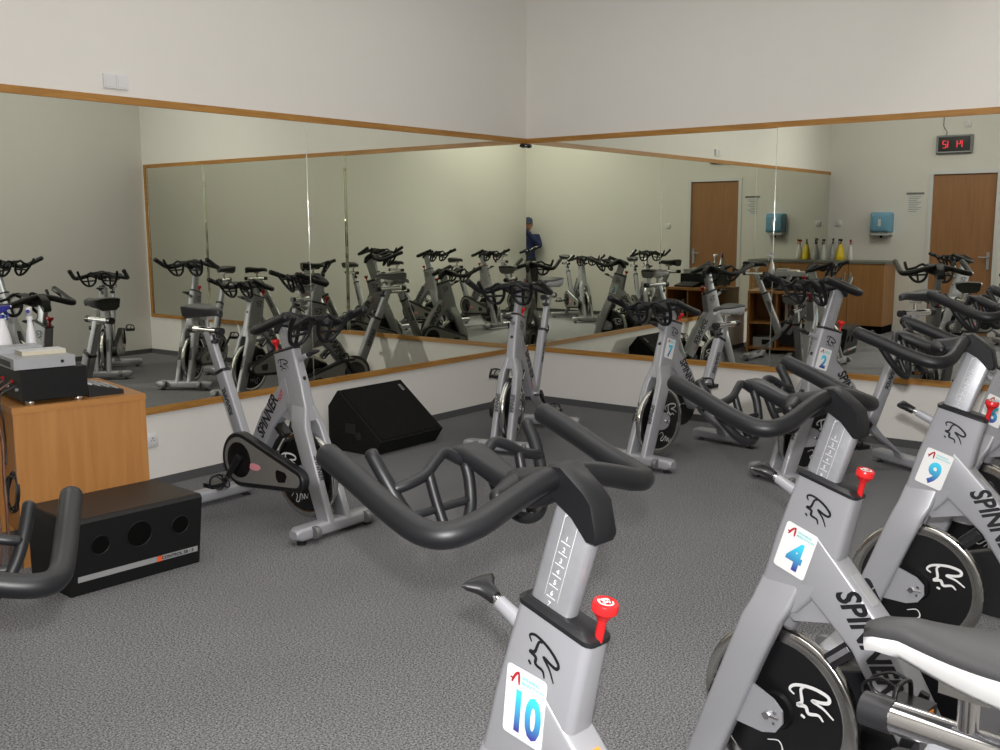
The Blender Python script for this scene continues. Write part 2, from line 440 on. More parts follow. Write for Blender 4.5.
    bm = B(); loft(bm, [rrect(st1 - sd * .004, sp, (0, 1, 0), .045, .031, .016), rrect(st1 + sd * .014, sp, (0, 1, 0), .045, .031, .016)]); done(bm, 'collar', M['plastic'], seat_tube, 35)
    for s in (1, -1):
        link('brand_lettering', text_me('SPINNER', .046, .0012, .25, .9), M['black'], seat_tube, matrix=frame_mtx(st1 - sd * .17 + Vector((0, s * .030, 0)), -sd, sp * s))
    bm = B()
    loft(bm, [rrect((-.10, 0, .345), (.45, 0, .89), (0, 1, 0), .085, .027, .014), rrect((-.25, 0, .215), (.6, 0, .8), (0, 1, 0), .055, .027, .014), rrect((-.40, 0, .10), (.75, 0, .66), (0, 1, 0), .060, .032, .014), rrect((-.445, 0, .055), (.9, 0, .4), (0, 1, 0), .07, .036, .014)])
    done(bm, 'rear_strut', F, root, 35)
    # --- stabilisers
    def stab(name, x, hw, wheels):
        bm = B()
        ys = [-hw, -hw + .03, hw - .03, hw]
        loft(bm, [rrect((x, y, .058), (1, 0, 0), (0, 0, 1), .046 if abs(y) < hw else .030, .033 if abs(y) < hw else .022, .02, 4) for y in ys])
        o = done(bm, name, F, root, 40)
        for s in (1, -1):
            bm = B(); cyl(bm, (x, s * (hw - .055), 0), (x, s * (hw - .055), .012), .024); cyl(bm, (x, s * (hw - .055), .012), (x, s * (hw - .055), .04), .009); done(bm, 'rubber_foot', M['plastic'], o, 40)
            if wheels:
                bm = B(); lathe(bm, (x + .052, s * (hw - .105), .058), (0, s, 0), [(.012, -.016), (.031, -.015), (.034, -.010), (.034, .010), (.031, .015), (.012, .016)]); w = done(bm, 'transport_wheel', M['frame_dark'], o, 40)
                bm = B(); cyl(bm, (x + .052, s * (hw - .121), .058), (x + .052, s * (hw - .082), .058), .008); done(bm, 'wheel_bolt', M['chrome'], w, 40)
        return o
    stab('front_stabilizer', .555, .285, True); stab('rear_stabilizer', -.445, .265, False)
    # --- flywheel
    bm = B(); n = 48
    prof = [(.195, .013), (.205, .0155), (.228, .0155), (.233, .011), (.233, -.011), (.228, -.0155), (.205, -.0155), (.195, -.013)]
    lo = [[Vector((.345 + r * math.cos(2 * PI * k / n), y, .287 + r * math.sin(2 * PI * k / n))) for r, y in prof] for k in range(n)]
    loft(bm, lo, closed=True)
    fw = done(bm, 'flywheel', M['steel'], root, 50)
    bm = B(); lathe(bm, (.345, 0, .287), (0, 1, 0), [(.05, -.028), (.055, -.016), (.196, -.011), (.196, .011), (.055, .016), (.05, .028)], 40); done(bm, 'wheel_disc', M['disc'], fw, 35)
    for s in (1, -1):
        rr, uu = S(s)
        o = link('rider_logo', ribbon_me(R_STROKES, .095), M['whiteink'], fw, matrix=frame_mtx((.235, s * .0172, .355), Vector((-.8 * s, 0, .25)), (.25 * s, 0, .9)))
        o = link('script_logo', ribbon_me(SCRIBBLE, .075), M['whiteink'], fw, matrix=frame_mtx((.305, s * .0172, .165), Vector((-.9 * s, 0, -.3 * s)), (-.3, 0, .9)))
    # --- brake pad
    bm = B(); box(bm, (-.03, -.024, -.012), (.045, .024, .03), Matrix.Translation((.155, 0, .50)) @ Matrix.Rotation(.75, 4, 'Y')); bk = done(bm, 'brake_pad', M['plastic'], root, 30, bevel=.004)
    bm = B(); box(bm, (-.028, -.026, .004), (.043, .026, .018), Matrix.Translation((.155, 0, .50)) @ Matrix.Rotation(.75, 4, 'Y')); done(bm, 'brake_spring', M['chrome'], bk, 30, bevel=.002)
    # --- chain guard on the right side
    def guard(off):
        c1, r1, c2, r2 = (-.045, .335), .15 + off, (.405, .283), .062 + off
        pts = []
        d = math.atan2(c2[1] - c1[1], c2[0] - c1[0]); L = math.hypot(c2[0] - c1[0], c2[1] - c1[1]); a = math.acos((r1 - r2) / L)
        for i in range(25):
            t = d + a + (2 * PI - 2 * a) * i / 24; pts.append((c1[0] + r1 * math.cos(t), c1[1] + r1 * math.sin(t)))
        for i in range(13):
            t = d - a + 2 * a * i / 12; pts.append((c2[0] + r2 * math.cos(t), c2[1] + r2 * math.sin(t)))
        return pts
    bm = B()
    loft(bm, [[Vector((x, y, z)) for x, z in guard(o)] for y, o in ((-.086, -.004), (-.090, 0), (-.128, 0), (-.134, -.006), (-.134, -.022))])
    g = done(bm, 'chain_guard', M['plastic'], root, 40)
    bm = B()
    outer = guard(-.026)
    loft(bm, [[Vector((x, y, z)) for x, z in outer] for y in (-.132, -.1365)])
    gp = done(bm, 'guard_panel', M['guard'], g, 40)
    bm = B(); lathe(bm, (-.045, -.130, .335), (0, -1, 0), [(.098, 0), (.098, .009), (.085, .011), (.03, .010)], 32); done(bm, 'chainring_cover', M['window'], g, 40)
    bm = B(); prism(bm, [(.27, .325), (.33, .318), (.345, .30), (.33, .265), (.28, .258), (.262, .275), (.258, .31)], (0, -.1375, 0), (1, 0, 0), (0, 0, 1), (0, 1, 0), .0015); done(bm, 'guard_window', M['window'], g, 30)
    bm = B(); prism(bm, [(.085 + .048 * math.cos(t) * (1), .313 + .019 * math.sin(t)) for t in [2 * PI * i / 20 for i in range(20)]], (0, -.138, 0), (1, 0, 0), (0, 0, 1), (0, 1, 0), .0012); bd = done(bm, 'guard_badge', M['pinklabel'], g, 30)
    link('badge_lettering', text_me('SPINNING', .016, .0006), M['redtext'], bd, matrix=frame_mtx((.085, -.1398, .313), (1, 0, 0), (0, 0, 1)))
    # --- cranks and pedals
    bm = B(); cyl(bm, (-.045, -.155, .335), (-.045, .085, .335), .018); done(bm, 'crank_axle', M['chrome'], root, 40)
    for s, dx, dz in ((-1, -.30, -.954), (1, .30, .954)):
        cr_ = B(); p0 = Vector((-.045, s * (.150 if s < 0 else .088), .335)); p1 = p0 + Vector((dx, 0, dz)) * .172 + Vector((0, s * .012, 0))
        d = (p1 - p0).normalized(); w = Vector((d.z, 0, -d.x))
        loft(cr_, [rrect(p0 - d * .025, w, (0, 1, 0), .020, .009, .008), rrect(p0, w, (0, 1, 0), .021, .010, .008), rrect(p1, w, (0, 1, 0), .013, .008, .006), rrect(p1 + d * .016, w, (0, 1, 0), .011, .008, .006)])
        ck = done(cr_, 'crank_arm', M['plastic'], root, 35)
        bm = B(); c = p1 + Vector((0, s * .065, 0))
        box(bm, c + Vector((-.042, -.042, -.012)), c + Vector((.042, .042, .012))); pd = done(bm, 'pedal', M['plastic'], root, 30, bevel=.005)
        bm = B(); cyl(bm, p1, c, .007, n=8); done(bm, 'pedal_spindle', M['chrome'], pd, 40)
        bm = B()
        for yy in (-.03, .03):
            tube(bm, [c + Vector((.04, yy, -.008)), c + Vector((.095, yy * .8, -.002)), c + Vector((.105, yy * .6, .03)), c + Vector((.06, yy * .8, .058)), c + Vector((.02, yy, .05))], .004, 6)
        tube(bm, [c + Vector((.02, -.045, .0)), c + Vector((.02, -.035, .045)), c + Vector((.02, .0, .055)), c + Vector((.02, .035, .045)), c + Vector((.02, .045, 0))], .006, 6)
        done(bm, 'toe_cage', M['plastic'], pd, 60)
        bm = B(); box(bm, c + Vector((-.045, -.02, -.006)), c + Vector((-.040, .02, .006))); done(bm, 'reflector', M['orange'], pd, 30)
    # --- head cap, knob, pull pin
    bm = B()
    loft(bm, [hs(.936, .135, .306, .0325, .26), hs(.9445, .135, .306, .0325, .26), hs(.953, .146, .296, .024, .25)])
    done(bm, 'head_cap', M['plastic'], root, 35)
    bm = B(); kd = Vector((-.22, 0, 1)).normalized(); kp = Vector((.145, 0, .920))
    lathe(bm, kp, kd, [(.0078, 0), (.0078, .036), (.0098, .042), (.0205, .056), (.0224, .058), (.0224, .069), (.0205, .073), (.0, .0735)], 24)
    kn = done(bm, 'tension_knob', M['red'], root, 35)
    kx = Vector((0, 1, 0)).cross(kd)
    link('knob_logo', ribbon_me([([(-.6, .3), (-.2, .7), (.4, .6), (.75, 0), (.4, -.6), (.1, -.2), (.4, .1), (-.2, .1), (-.5, -.2), (-.2, -.5)], .12), ([(-.1, .45), (-.3, 0), (.0, -.6)], .1)], .0175), M['whiteink'], kn, matrix=frame_mtx(kp + kd * .0738, (0, 1, 0), -kx))
    bm = B(); pd_ = Vector((.9, 0, .40)).normalized(); pp = Vector((.370, 0, .922))
    cyl(bm, pp - pd_ * .004, pp + pd_ * .022, .008); done_pin = done(bm, 'pin_shaft', M['chrome'], root, 40)
    bm = B()
    a_, b_ = Vector((0, 1, 0)), pd_.cross(Vector((0, 1, 0)))
    loft(bm, [circ(pp + pd_ * t, a_, b_, ry, 14, rx) for t, rx, ry in ((.018, .013, .013), (.030, .014, .015), (.046, .014, .022), (.060, .013, .037), (.070, .010, .042), (.073, .004, .03))])
    done(bm, 'pull_handle', M['plastic'], root, 50)
    # --- handlebar post and handlebar (slide along the head axis)
    TB = Vector((-.313, 0, .95))
    bm = B()
    p0 = Vector((.260, 0, .90)); p1 = p0 + TB * .150
    loft(bm, [rrect(p0 - TB * .12, (.954, 0, .30), (0, 1, 0), .046, .017, .012), rrect(p1, (.954, 0, .30), (0, 1, 0), .046, .017, .012), rrect(p1 + TB * .03 + Vector((.018, 0, 0)), (.954, 0, .30), (0, 1, 0), .024, .017, .012)])
    post = done(bm, 'handlebar_post', M['alu'], root, 35)
    for s in (1, -1):
        r, u = S(s)
        st = []
        st.append(([(-.015, -.10)] + [(-.015 * math.cos(PI * q / 8), .046 + .015 * math.sin(PI * q / 8)) for q in range(9)] + [(.015, -.10)], .0008))
        sm = ribbon_me(st)
        link('scale_outline', sm, M['whiteink'], post, matrix=frame_mtx(p1 - TB * .062 + Vector((0, s * .0172, 0)), r, u))
        for k in range(7):
            c = p1 - TB * (.046 + .0213 * k) + Vector((0, s * .0174, 0))
            if s == 1:
                link('scale_digit', text_me(str(k + 1), .013), M['whiteink'], post, matrix=frame_mtx(c, r, u))
        bm = B()
        for k in range(7):
            c = p1 - TB * (.054 + .0213 * k) + Vector((0, s * .0174, 0))
            prism(bm, [(-.010, -.0006), (.010, -.0006), (.010, .0006), (-.010, .0006)], c, r, u, (0, 1, 0), .0002)
        done(bm, 'scale_marks', M['whiteink'], post, 30)
    bar = bpy.data.objects.new('handlebar', None)
    bm = B(); H_ = M['rubber']
    # stem block over the post
    prof = [(.278, 1.105), (.262, 1.122), (.236, 1.124), (.185, 1.088), (.168, 1.070), (.156, 1.016), (.162, 1.004), (.176, 1.004), (.210, 1.040), (.262, 1.070)]
    loft(bm, [[Vector((x + (0 if abs(y) < .025 else (.21 - x) * .06), y, z - (0 if abs(y) < .025 else (z - 1.06) * .06))) for x, z in prof] for y in (-.027, -.022, .022, .027)])
    # grips: bullhorn halves
    for s in (1, -1):
        tube(bm, [(.256, s * .004, 1.100), (.255, s * .06, 1.094), (.253, s * .13, 1.076), (.254, s * .19, 1.058), (.268, s * .240, 1.048), (.305, s * .263, 1.050), (.37, s * .266, 1.068), (.46, s * .266, 1.102), (.545, s * .265, 1.132)],
             [.020, .0205, .021, .0215, .0215, .0215, .0215, .0215, .0215], 16, 5)
    # centre boss and nose
    tube(bm, [(.245, 0, 1.095), (.30, 0, 1.072), (.345, 0, 1.062), (.372, 0, 1.058)], [.026, .034, .036, .030], 14, 4)
    tube(bm, [(.31, -.10, 1.072), (.335, -.04, 1.066), (.345, 0, 1.066), (.335, .04, 1.066), (.31, .10, 1.072)], [.012, .024, .028, .024, .012], 12, 4)
    rings = []
    for x, z, hy, hz in ((.33, 1.058, .030, .022), (.39, 1.072, .026, .018), (.44, 1.092, .029, .017), (.472, 1.102, .036, .016), (.492, 1.106, .034, .012)):
        rings.append(rrect((x, 0, z), (0, 1, 0), (-.25, 0, 1), hy, hz, .014))
    loft(bm, rings)
    bme = done(bm, 'handlebar', H_, root, 45)
    bar = bme
    # inner aero loops: D shapes hanging from the nose, each with a straight prong
    for sd_ in (1, -1):
        bm = B()
        L = lambda pts: [Vector((x, sd_ * y, z)) for x, y, z in pts]
        tube(bm, L([(.520, .192, 1.126), (.490, .186, 1.085), (.460, .172, 1.035), (.432, .145, .990), (.420, .110, .972), (.424, .070, .980), (.435, .040, 1.015), (.450, .028, 1.060), (.462, .026, 1.088)]), [.0125, .0125, .012, .0115, .011, .011, .011, .011, .011], 10, 5)
        tube(bm, L([(.470, .028, 1.094), (.478, .060, 1.112), (.472, .085, 1.106), (.464, .120, 1.086), (.466, .155, 1.076), (.474, .178, 1.070)]), .0105, 8, 5)
        tube(bm, L([(.464, .112, 1.088), (.445, .108, 1.03), (.420, .104, .974)]), .0095, 8, 4)
        tube(bm, L([(.452, .160, 1.022), (.448, .10, 1.026), (.440, .038, 1.030)]), .008, 8, 4)
        done(bm, 'aero_loop', H_, bar, 60)
    # --- seat post, slider, saddle (slide along the seat tube axis)
    bm = B()
    q1 = Vector((-.392, 0, .870)); TS = sd
    loft(bm, [rrect(q1 - TS * .30, sp, (0, 1, 0), .030, .020, .010), rrect(q1, sp, (0, 1, 0), .030, .020, .010)])
    sp_ = done(bm, 'seat_post', M['alu'], root, 35)
    bm = B(); cyl(bm, (-.295, 0, .872), (-.53, 0, .872), .021, n=18); box(bm, (-.42, -.018, .845), (-.35, .018, .868)); sl = done(bm, 'seat_slider', M['chrome'], root, 40)
    for x0, x1 in ((-.268, -.308), (-.558, -.518)):
        bm = B(); cyl(bm, (x0, 0, .872), (x1, 0, .872), .0225, n=18); done(bm, 'end_plug', M['plastic'], sl, 40)
    bm = B(); cyl(bm, (-.35, 0, .862), (-.335, 0, .825), .007)
    lathe(bm, (-.335, 0, .828), (.35, 0, -1), [(.012, 0), (.026, .008), (.026, .022), (.012, .028)], 10); done(bm, 'slider_knob', M['plastic'], root, 30)
    bm = B(); cyl(bm, (-.40, 0, .89), (-.40, 0, .965), .013); box(bm, (-.43, -.022, .935), (-.37, .022, .962)); done(bm, 'saddle_clamp', M['chrome'], root, 40)
    N = 16
    def sect(k, lower):
        t = k / (N - 1); x = -.268 - .265 * t
        e_ = min(1, max(0, (t - .06) / .84)); e_ = e_ * e_ * (3 - 2 * e_)
        w = .024 + .070 * (.45 * t + .55 * e_)
        if k == 0: w *= .55
        if k == N - 1: w *= .86
        top = 1.012 - .008 * math.sin(PI * min(1, t * 1.25)) + .008 * t - (.006 if k in (0, N - 1) else 0) - .014 * max(0, 1 - t * 5)
        dep = .038 + .040 * t
        pts = []
        for j in range(17):
            a = PI * j / 16
            c, s_ = math.cos(a), math.sin(a)
            pts.append((x, w * c, top - .014 + .014 * s_ ** .8))
        if not lower:
            pts = [(x, y, z) for x, y, z in pts] + [(x, -w * .97, top - .020), (x, w * .97, top - .020)]
        else:
            pts = [(x, w * .985 * math.cos(PI * j / 8), top - .0185 if j in (0, 8) else top - .016) for j in range(9)] + [(x, -w * .90, top - dep * .75), (x, -w * .6, top - dep), (x, w * .6, top - dep), (x, w * .90, top - dep * .75)]
        return [Vector(p) for p in pts]
    bm = B(); loft(bm, [sect(k, False) for k in range(N)]); sa = done(bm, 'saddle', M['saddle'], root, 50)
    bm = B(); loft(bm, [sect(k, True) for k in range(N)]); done(bm, 'saddle_side', M['saddle_dark'], sa, 50)
    return root

PROTO = make_bike()
TBv = Vector((-.313, 0, .95)); TSv = Vector((-.2, 0, .445)).normalized()
UPPER = ('handlebar', 'handlebar_post')
SEAT = ('seat_post', 'seat_slider', 'slider_knob', 'saddle_clamp', 'saddle')
def base(n): return n.split('.')[0]

def bike(x, y, deg, ext, sext, label, number=None, pale_saddle=False, first=False, crank=0.):
    if first: r = PROTO
    else:
        r = PROTO.copy(); COL.objects.link(r)
        for ch in list(PROTO.children):
            c = ch.copy(); COL.objects.link(c); c.parent = r; c.location = (0, 0, 0)
            for g in ch.children:
                d = g.copy(); COL.objects.link(d); d.parent = c
    r.location = (x, y, 0); r.rotation_euler = (0, 0, math.radians(deg)); r['label'] = label; r['group'] = 'spin bikes in the mirrored studio'
    for c in r.children:
        b = base(c.name)
        if b in UPPER: c.location = TBv * ext
        if b in SEAT: c.location = TSv * sext
        if b == 'saddle' and pale_saddle:
            c.data = PALE[0]
            for g in c.children: g.data = PALE[1]
    if crank:      # cranks turned about the bottom bracket, pedals kept level
        rot = Matrix.Rotation(math.radians(crank), 4, 'Y'); ce = Vector((-.045, 0, .335))
        for c in r.children:
            b = base(c.name)
            if b == 'crank_arm': c.matrix_local = Matrix.Translation(ce) @ rot @ Matrix.Translation(-ce)
            if b in ('pedal', 'pedal_spindle'):
                sg = 1 if sum(v.co.y for v in c.data.vertices) > 0 else -1
                v = Vector((.30 * sg, 0, .954 * sg)) * .172
                c.location = rot @ v - v
    if number:
        rt, u = S(1); dx_, dz_ = {'10': (-.015, 0.), '4': (0., -.018), '9': (.004, -.036)}.get(number, (0., -.004)); cx, cz = .292 + dx_, .772 + dz_
        m = frame_mtx((cx, HEADW(cz) + .0035, cz), rt, u) @ Matrix.Rotation(math.radians(11 if number == '10' else 0), 4, 'Z')
        bm = B(); loft(bm, [[Vector((a.x, a.y, zz)) for a in rrect((0, 0, 0), (1, 0, 0), (0, 1, 0), .047, .066, .008)] for zz in (0, .0008)])
        st = done(bm, 'number_sticker', M['white'], r, 30, matrix=m)
        dm = text_me(number, .104 if len(number) < 2 else .104, .0042, 0, .84 if len(number) < 2 else .70)
        link('number', dm, M['grad'], st, matrix=Matrix.Translation((.004, -.019, .0012)))
        link('event_lettering', text_me('SPINNING\nMARATHON', .0092, .0002, 0, 1., align='LEFT'), M['teal'], st, matrix=Matrix.Translation((-.010, .046, .0012)))
        link('event_mark', ribbon_me([([(-.010, -.012), (-.002, .004), (.006, .012)], .0028), ([(.006, .012), (.007, .0), (.008, -.012)], .0028), ([(-.014, -.004), (-.004, -.004)], .002)]), M['redtext'], st, matrix=Matrix.Translation((-.024, .046, .0008)))
    return r

sad_ob = [c for c in PROTO.children if base(c.name) == 'saddle'][0]
PALE = [sad_ob.data.copy(), sad_ob.children[0].data.copy()]
PALE[0].materials.clear(); PALE[0].materials.append(M['saddle_grey'])
PALE[1].materials.clear(); PALE[1].materials.append(M['saddle_side'])

BIKES = [
 # x, y, heading, bar extension, seat extension, label, number, pale saddle
 (6.046, 4.717, 262.5, .090, .102, 'silver spin bike with number 10 sticker, nearest to the camera', '10', True),
 (4.910, 4.762, 260.8, .069, .05, 'silver spin bike with number 4 sticker', '4', False),
 (3.652, 4.788, 270.0, .099, .05, 'silver spin bike with number 9 sticker', '9', False),
 (2.597, 4.734, 255.0, .160, .05, 'silver spin bike with number 6 sticker, cut off by the right picture edge', '6', False),
 (1.045, 3.328, 331.0, .144, .16, 'silver spin bike with number 2 sticker', '2', False),
 (1.095, 2.212, 351.3, -.029, .002, 'silver spin bike with number 7 sticker', '7', True),
 (1.350, 1.009, 16.8, .073, .178, 'silver spin bike standing in the mirrored room corner, seen from the front', None, True),
 (3.860, 1.040, 89.9, .022, .146, 'silver spin bike showing its chain guard, between subwoofer and wedge speaker', '3', False),
 (6.906, 3.878, 235.0, -.058, .05, 'spin bike cut off by the left picture edge, only black handlebar showing', None, False),
 (1.280, 4.750, 310.0, .0, .05, 'spin bike outside the frame, mirrored behind the desk in the left mirror', None, False),
 (6.560, 2.440, 226.0, .06, .05, 'spin bike outside the frame, mirrored in front of the brown door', None, False),
]
for i, (x, y, d, e, s, lab, num, pale) in enumerate(BIKES):
    if i == 0: continue
    bike(x, y, d, e, s, lab, num, pale, crank=(0, -32, -60, 70, 110, 0, 200, 20, 60, 200, 75)[i])
x, y, d, e, s, lab, num, pale = BIKES[0]
bike(x, y, d, e, s, lab, num, pale, first=True)

# ------------------------------------------------------------------ stereo desk
def yawed(p0, p1):
    d = Vector((p1[0] - p0[0], p1[1] - p0[1], 0)); return math.atan2(d.y, d.x)
DA, DB = Vector((5.126, .823, 0)), Vector((4.521, .955, 0))
# local frame: x along A->B (0..L), y towards the wall (0..depth)
desk_rz = yawed(DA, DB)
DL, DD, DHt = (DB - DA).length, .70, .768
desk = thing('stereo_desk', 'beech-veneer stereo desk standing against the left mirror', 'desk', DA, desk_rz)
# local +y after rotating by desk_rz(~168deg) points towards -Y : the mirror wall
bm = B(); box(bm, (-.003, -.003, DHt - .03), (DL + .003, DD + .003, DHt)); done(bm, 'desk_top', M['beech_top'], desk, 30, bevel=.003)
bm = B(); box(bm, (0, 0, 0), (DL, .022, DHt - .03)); done(bm, 'end_panel', M['beech'], desk, 30, bevel=.002)
bm = B(); box(bm, (0, DD - .022, 0), (DL, DD, DHt - .03)); done(bm, 'end_panel', M['beech'], desk, 30, bevel=.002)
bm = B(); box(bm, (.10, .022, .05), (.115, DD - .022, DHt - .03)); done(bm, 'rear_panel', M['beech'], desk, 30)
bm = B(); box(bm, (.115, .33, .05), (DL - .02, .35, DHt - .03)); done(bm, 'divider', M['beech'], desk, 30)
for z in (.05, .36):
    bm = B(); box(bm, (.115, .022, z), (DL - .02, .33, z + .02)); done(bm, 'shelf', M['beech'], desk, 30)
    bm = B(); box(bm, (.115, .35, z), (DL - .02, DD - .022, z + .02)); done(bm, 'shelf', M['beech'], desk, 30)
def at_desk(x, y, z): return Matrix.Translation(DA) @ Matrix.Rotation(desk_rz, 4, 'Z') @ Vector((x, y, z))

def on_desk(name, lo, hi, m, label, cat, bevel=.003):
    t = thing(name, label, cat, at_desk((lo[0] + hi[0]) / 2, (lo[1] + hi[1]) / 2, lo[2]), desk_rz)
    c = Vector(((lo[0] + hi[0]) / 2, (lo[1] + hi[1]) / 2, lo[2]))
    return t, Vector(lo) - c, Vector(hi) - c
ztop = DHt
t, lo, hi = on_desk('amplifier', (.055, .02, ztop), (.352, .60, ztop + .165), M['plastic'], 'black stereo amplifier on the desk under the silver player', 'amplifier')
bm = B(); box(bm, lo + Vector((0, 0, .022)), hi); done(bm, 'case', M['amp'], t, 30, bevel=.003)
for sx in (.04, -.04):
    for sy in (.03, -.05):
        bm = B(); X_ = (lo.x if sx > 0 else hi.x) + sx; Y_ = (lo.y if sy > 0 else hi.y) + sy
        lathe(bm, (X_, Y_, 0), (0, 0, 1), [(.019, 0), (.021, .003), (.021, .016), (.017, .022)], 20); done(bm, 'foot', M['chrome'], t, 40)
for k in range(4):
    bm = B(); cyl(bm, (lo.x - .012, lo.y + .07 + .08 * k, .07 + .03 * (k % 2)), (lo.x + .004, lo.y + .07 + .08 * k, .07 + .03 * (k % 2)), .008); done(bm, 'socket_ring', M['red'] if k % 2 else M['alu'], t, 40)
z1 = ztop + .165
t, lo, hi = on_desk('disc_player', (.03, .03, z1), (.305, .42, z1 + .055), M['silver'], 'flat silver disc player lying on the black amplifier', 'disc player')
bm = B(); box(bm, lo + Vector((0, 0, .004)), hi); done(bm, 'case', M['silver'], t, 30, bevel=.003)
bm = B(); cyl(bm, (hi.x - .06, lo.y - .003, .03), (hi.x - .06, lo.y + .002, .03), .008); done(bm, 'button', M['plastic'], t, 40)
bm = B(); box(bm, (lo.x - .002, lo.y + .06, .012), (lo.x + .002, lo.y + .30, .04)); done(bm, 'connector_panel', M['plastic'], t, 30)
for k in range(4):
    bm = B(); lathe(bm, (lo.x + .03 if k % 2 else hi.x - .03, lo.y + .03 if k < 2 else hi.y - .03, 0), (0, 0, 1), [(.01, 0), (.01, .005)], 12); done(bm, 'foot', M['plastic'], t, 40)
z2 = z1 + .055
t, lo, hi = on_desk('notebook', (.10, .15, z2), (.30, .27, z2 + .018), M['cream'], 'cream paper notebook on top of the silver player', 'notebook')
bm = B(); box(bm, lo, hi); done(bm, 'page_block', M['cream'], t, 30, bevel=.002)
bm = B(); box(bm, (lo.x, lo.y - .002, hi.z - .001), (hi.x, hi.y, hi.z + .0015)); done(bm, 'cover', M['paper'], t, 30)
t, lo, hi = on_desk('radio_receiver', (.0, .29, z2), (.23, .42, z2 + .03), M['silver'], 'slim grey receiver box behind the notebook', 'receiver')
bm = B(); box(bm, lo, hi); done(bm, 'case', M['silver'], t, 30, bevel=.003)
bm = B(); box(bm, (lo.x - .001, lo.y + .02, .008), (lo.x + .002, hi.y - .02, .024)); done(bm, 'front_strip', M['plastic'], t, 30)
# little mixing console sloping behind the amplifier
t = thing('mixing_console', 'small black mixing console beside the amplifier', 'mixer', at_desk(.455, .22, ztop), desk_rz)
bm = B(); loft(bm, [[Vector((x, -.15, 0)), Vector((x, .15, 0)), Vector((x, .15, zz)), Vector((x, -.15, zz))] for x, zz in ((-.085, .062), (.085, .022))]); done(bm, 'case', M['plastic'], t, 30, bevel=.003)
for a in range(4):
    for b in range(10):
        x_ = -.065 + a * .042; z_ = .062 - (x_ + .085) / .17 * .04
        bm = B(); lathe(bm, (x_, -.125 + b * .027, z_), (.22, 0, 1), [(.0045, 0), (.004, .006)], 8)
        done(bm, 'control_knob', M['whiteink'] if a == 0 else M['badge'], t, 40)

def spray_bottle(loc, rz, body, head, label, group, hgt=.30, name='spray_bottle', label_mat=None, w=.045):
    t = thing(name, label, 'spray bottle', loc, rz, group)
    k = hgt / .30
    bm = B()
    loft(bm, [circ((0, 0, z * k), (1, 0, 0), (0, 1, 0), rx * w / .045, 20, ry * w / .045) for z, rx, ry in ((0, .042, .030), (.006, .046, .033), (.05, .043, .031), (.12, .034, .026), (.16, .026, .021), (.19, .018, .016), (.215, .013, .013), (.225, .014, .014))])
    done(bm, 'bottle_body', body, t, 50)
    bm = B()
    lathe(bm, (0, 0, .222 * k), (0, 0, 1), [(.016, 0), (.016, .022 * k)], 16)
    loft(bm, [rrect((x, 0, z * k), (0, 1, 0), (0, 0, 1), hy, hz, .006) for x, z, hy, hz in ((-.036, .272, .009, .010), (-.02, .270, .013, .020), (.02, .275, .012, .017), (.058, .283, .008, .009))])
    tube(bm, [(.03, 0, .268 * k), (.044, 0, .245 * k), (.040, 0, .215 * k)], .005, 8)
    hd = done(bm, 'spray_head', head, t, 45)
    bm = B(); cyl(bm, (.055, 0, .283 * k), (.068, 0, .284 * k), .006); done(bm, 'nozzle', M['bottle'], hd, 40)
    if label_mat:
        bm = B(); lathe(bm, (-.0365, 0, .272 * k), (-1, 0, 0), [(.010, 0), (.010, .002)], 16); done(bm, 'blue_dot', label_mat, hd, 40)
    return t
spray_bottle(at_desk(.235, .49, z1), math.radians(-125), M['bottle'], M['bottle'], 'white spray bottle with white head and blue dot on the stereo desk', None, .265, label_mat=M['blue'], w=.04)
spray_bottle(at_desk(.105, .50, z1), math.radians(-160), M['bottle'], M['blue'], 'white spray bottle with dark blue head, at the left end of the stereo desk', None, .28, w=.058)
# shelf contents seen in the mirrors
z0 = .38
for k in range(5):
    bm = B(); a = at_desk(.20, .06 + .042 * k, z0)
    bm_l = Matrix.Translation(a) @ Matrix.Rotation(desk_rz, 4, 'Z')
    box(bm, (0, 0, 0), (.22, .034, .20 + .02 * (k % 3)), bm_l)
    tag(done(bm, 'folder', [M['books'], M['paper'], M['plastic2']][k % 3], None, 30, bevel=.002), ['dark red', 'white', 'black', 'second dark red', 'second white'][k] + ' folder upright on the middle desk shelf, seen in the mirror', 'folder', 'folders on the desk shelf')
t = thing('cassette_deck', 'grey tape deck on the lower desk shelf, seen in the mirror', 'tape deck', at_desk(.36, .51, .07), desk_rz)
bm = B(); box(bm, (-.16, -.13, 0), (.16, .13, .12)); done(bm, 'case', M['silver'], t, 30, bevel=.003)
bm = B(); box(bm, (.158, -.10, .03), (.163, .02, .09)); done(bm, 'front_window', M['window'], t, 30)

# cables hanging behind the desk
def cable(pts, r, m, label, name='cable'):
    bm = B(); tube(bm, pts, r, 6, 8); tag(done(bm, name, m, None, 60), label, 'cable')
W = at_desk
cable([W(.045, .06, z1 - .07), W(-.035, .05, .82), W(-.03, .04, .70), W(-.02, .075, .60), W(-.03, .05, .50)], .004, M['cable'], 'thin black cable hanging from the amplifier down the desk back')
cable([W(.045, .16, .87), W(-.04, .13, .80), W(-.03, .09, .6), W(-.045, .045, .42), W(-.05, .02, .3), W(-.05, .03, .16), W(-.05, .05, .006)], .005, M['cable_brown'], 'brown cable drooping down the back of the desk')
cable([W(.045, .30, .86), W(-.05, .27, .78), W(-.06, .18, .5), W(-.07, .09, .25), W(-.07, .08, .12), W(-.08, .10, .006)], .005, M['cable_brown'], 'brown cable nearest the mirror behind the desk')
pts = []
for k in range(34):
    a = k / 34 * 2 * PI * 4; pts.append(W(-.010 + .014 * math.sin(k * .7), .060 + .055 * math.cos(a) + .010 * math.sin(k), .36 + .085 * math.sin(a) + .014 * math.cos(k * 1.7)))
cable(pts, .005, M['cable'], 'coiled bundle of black cable hung behind the desk')

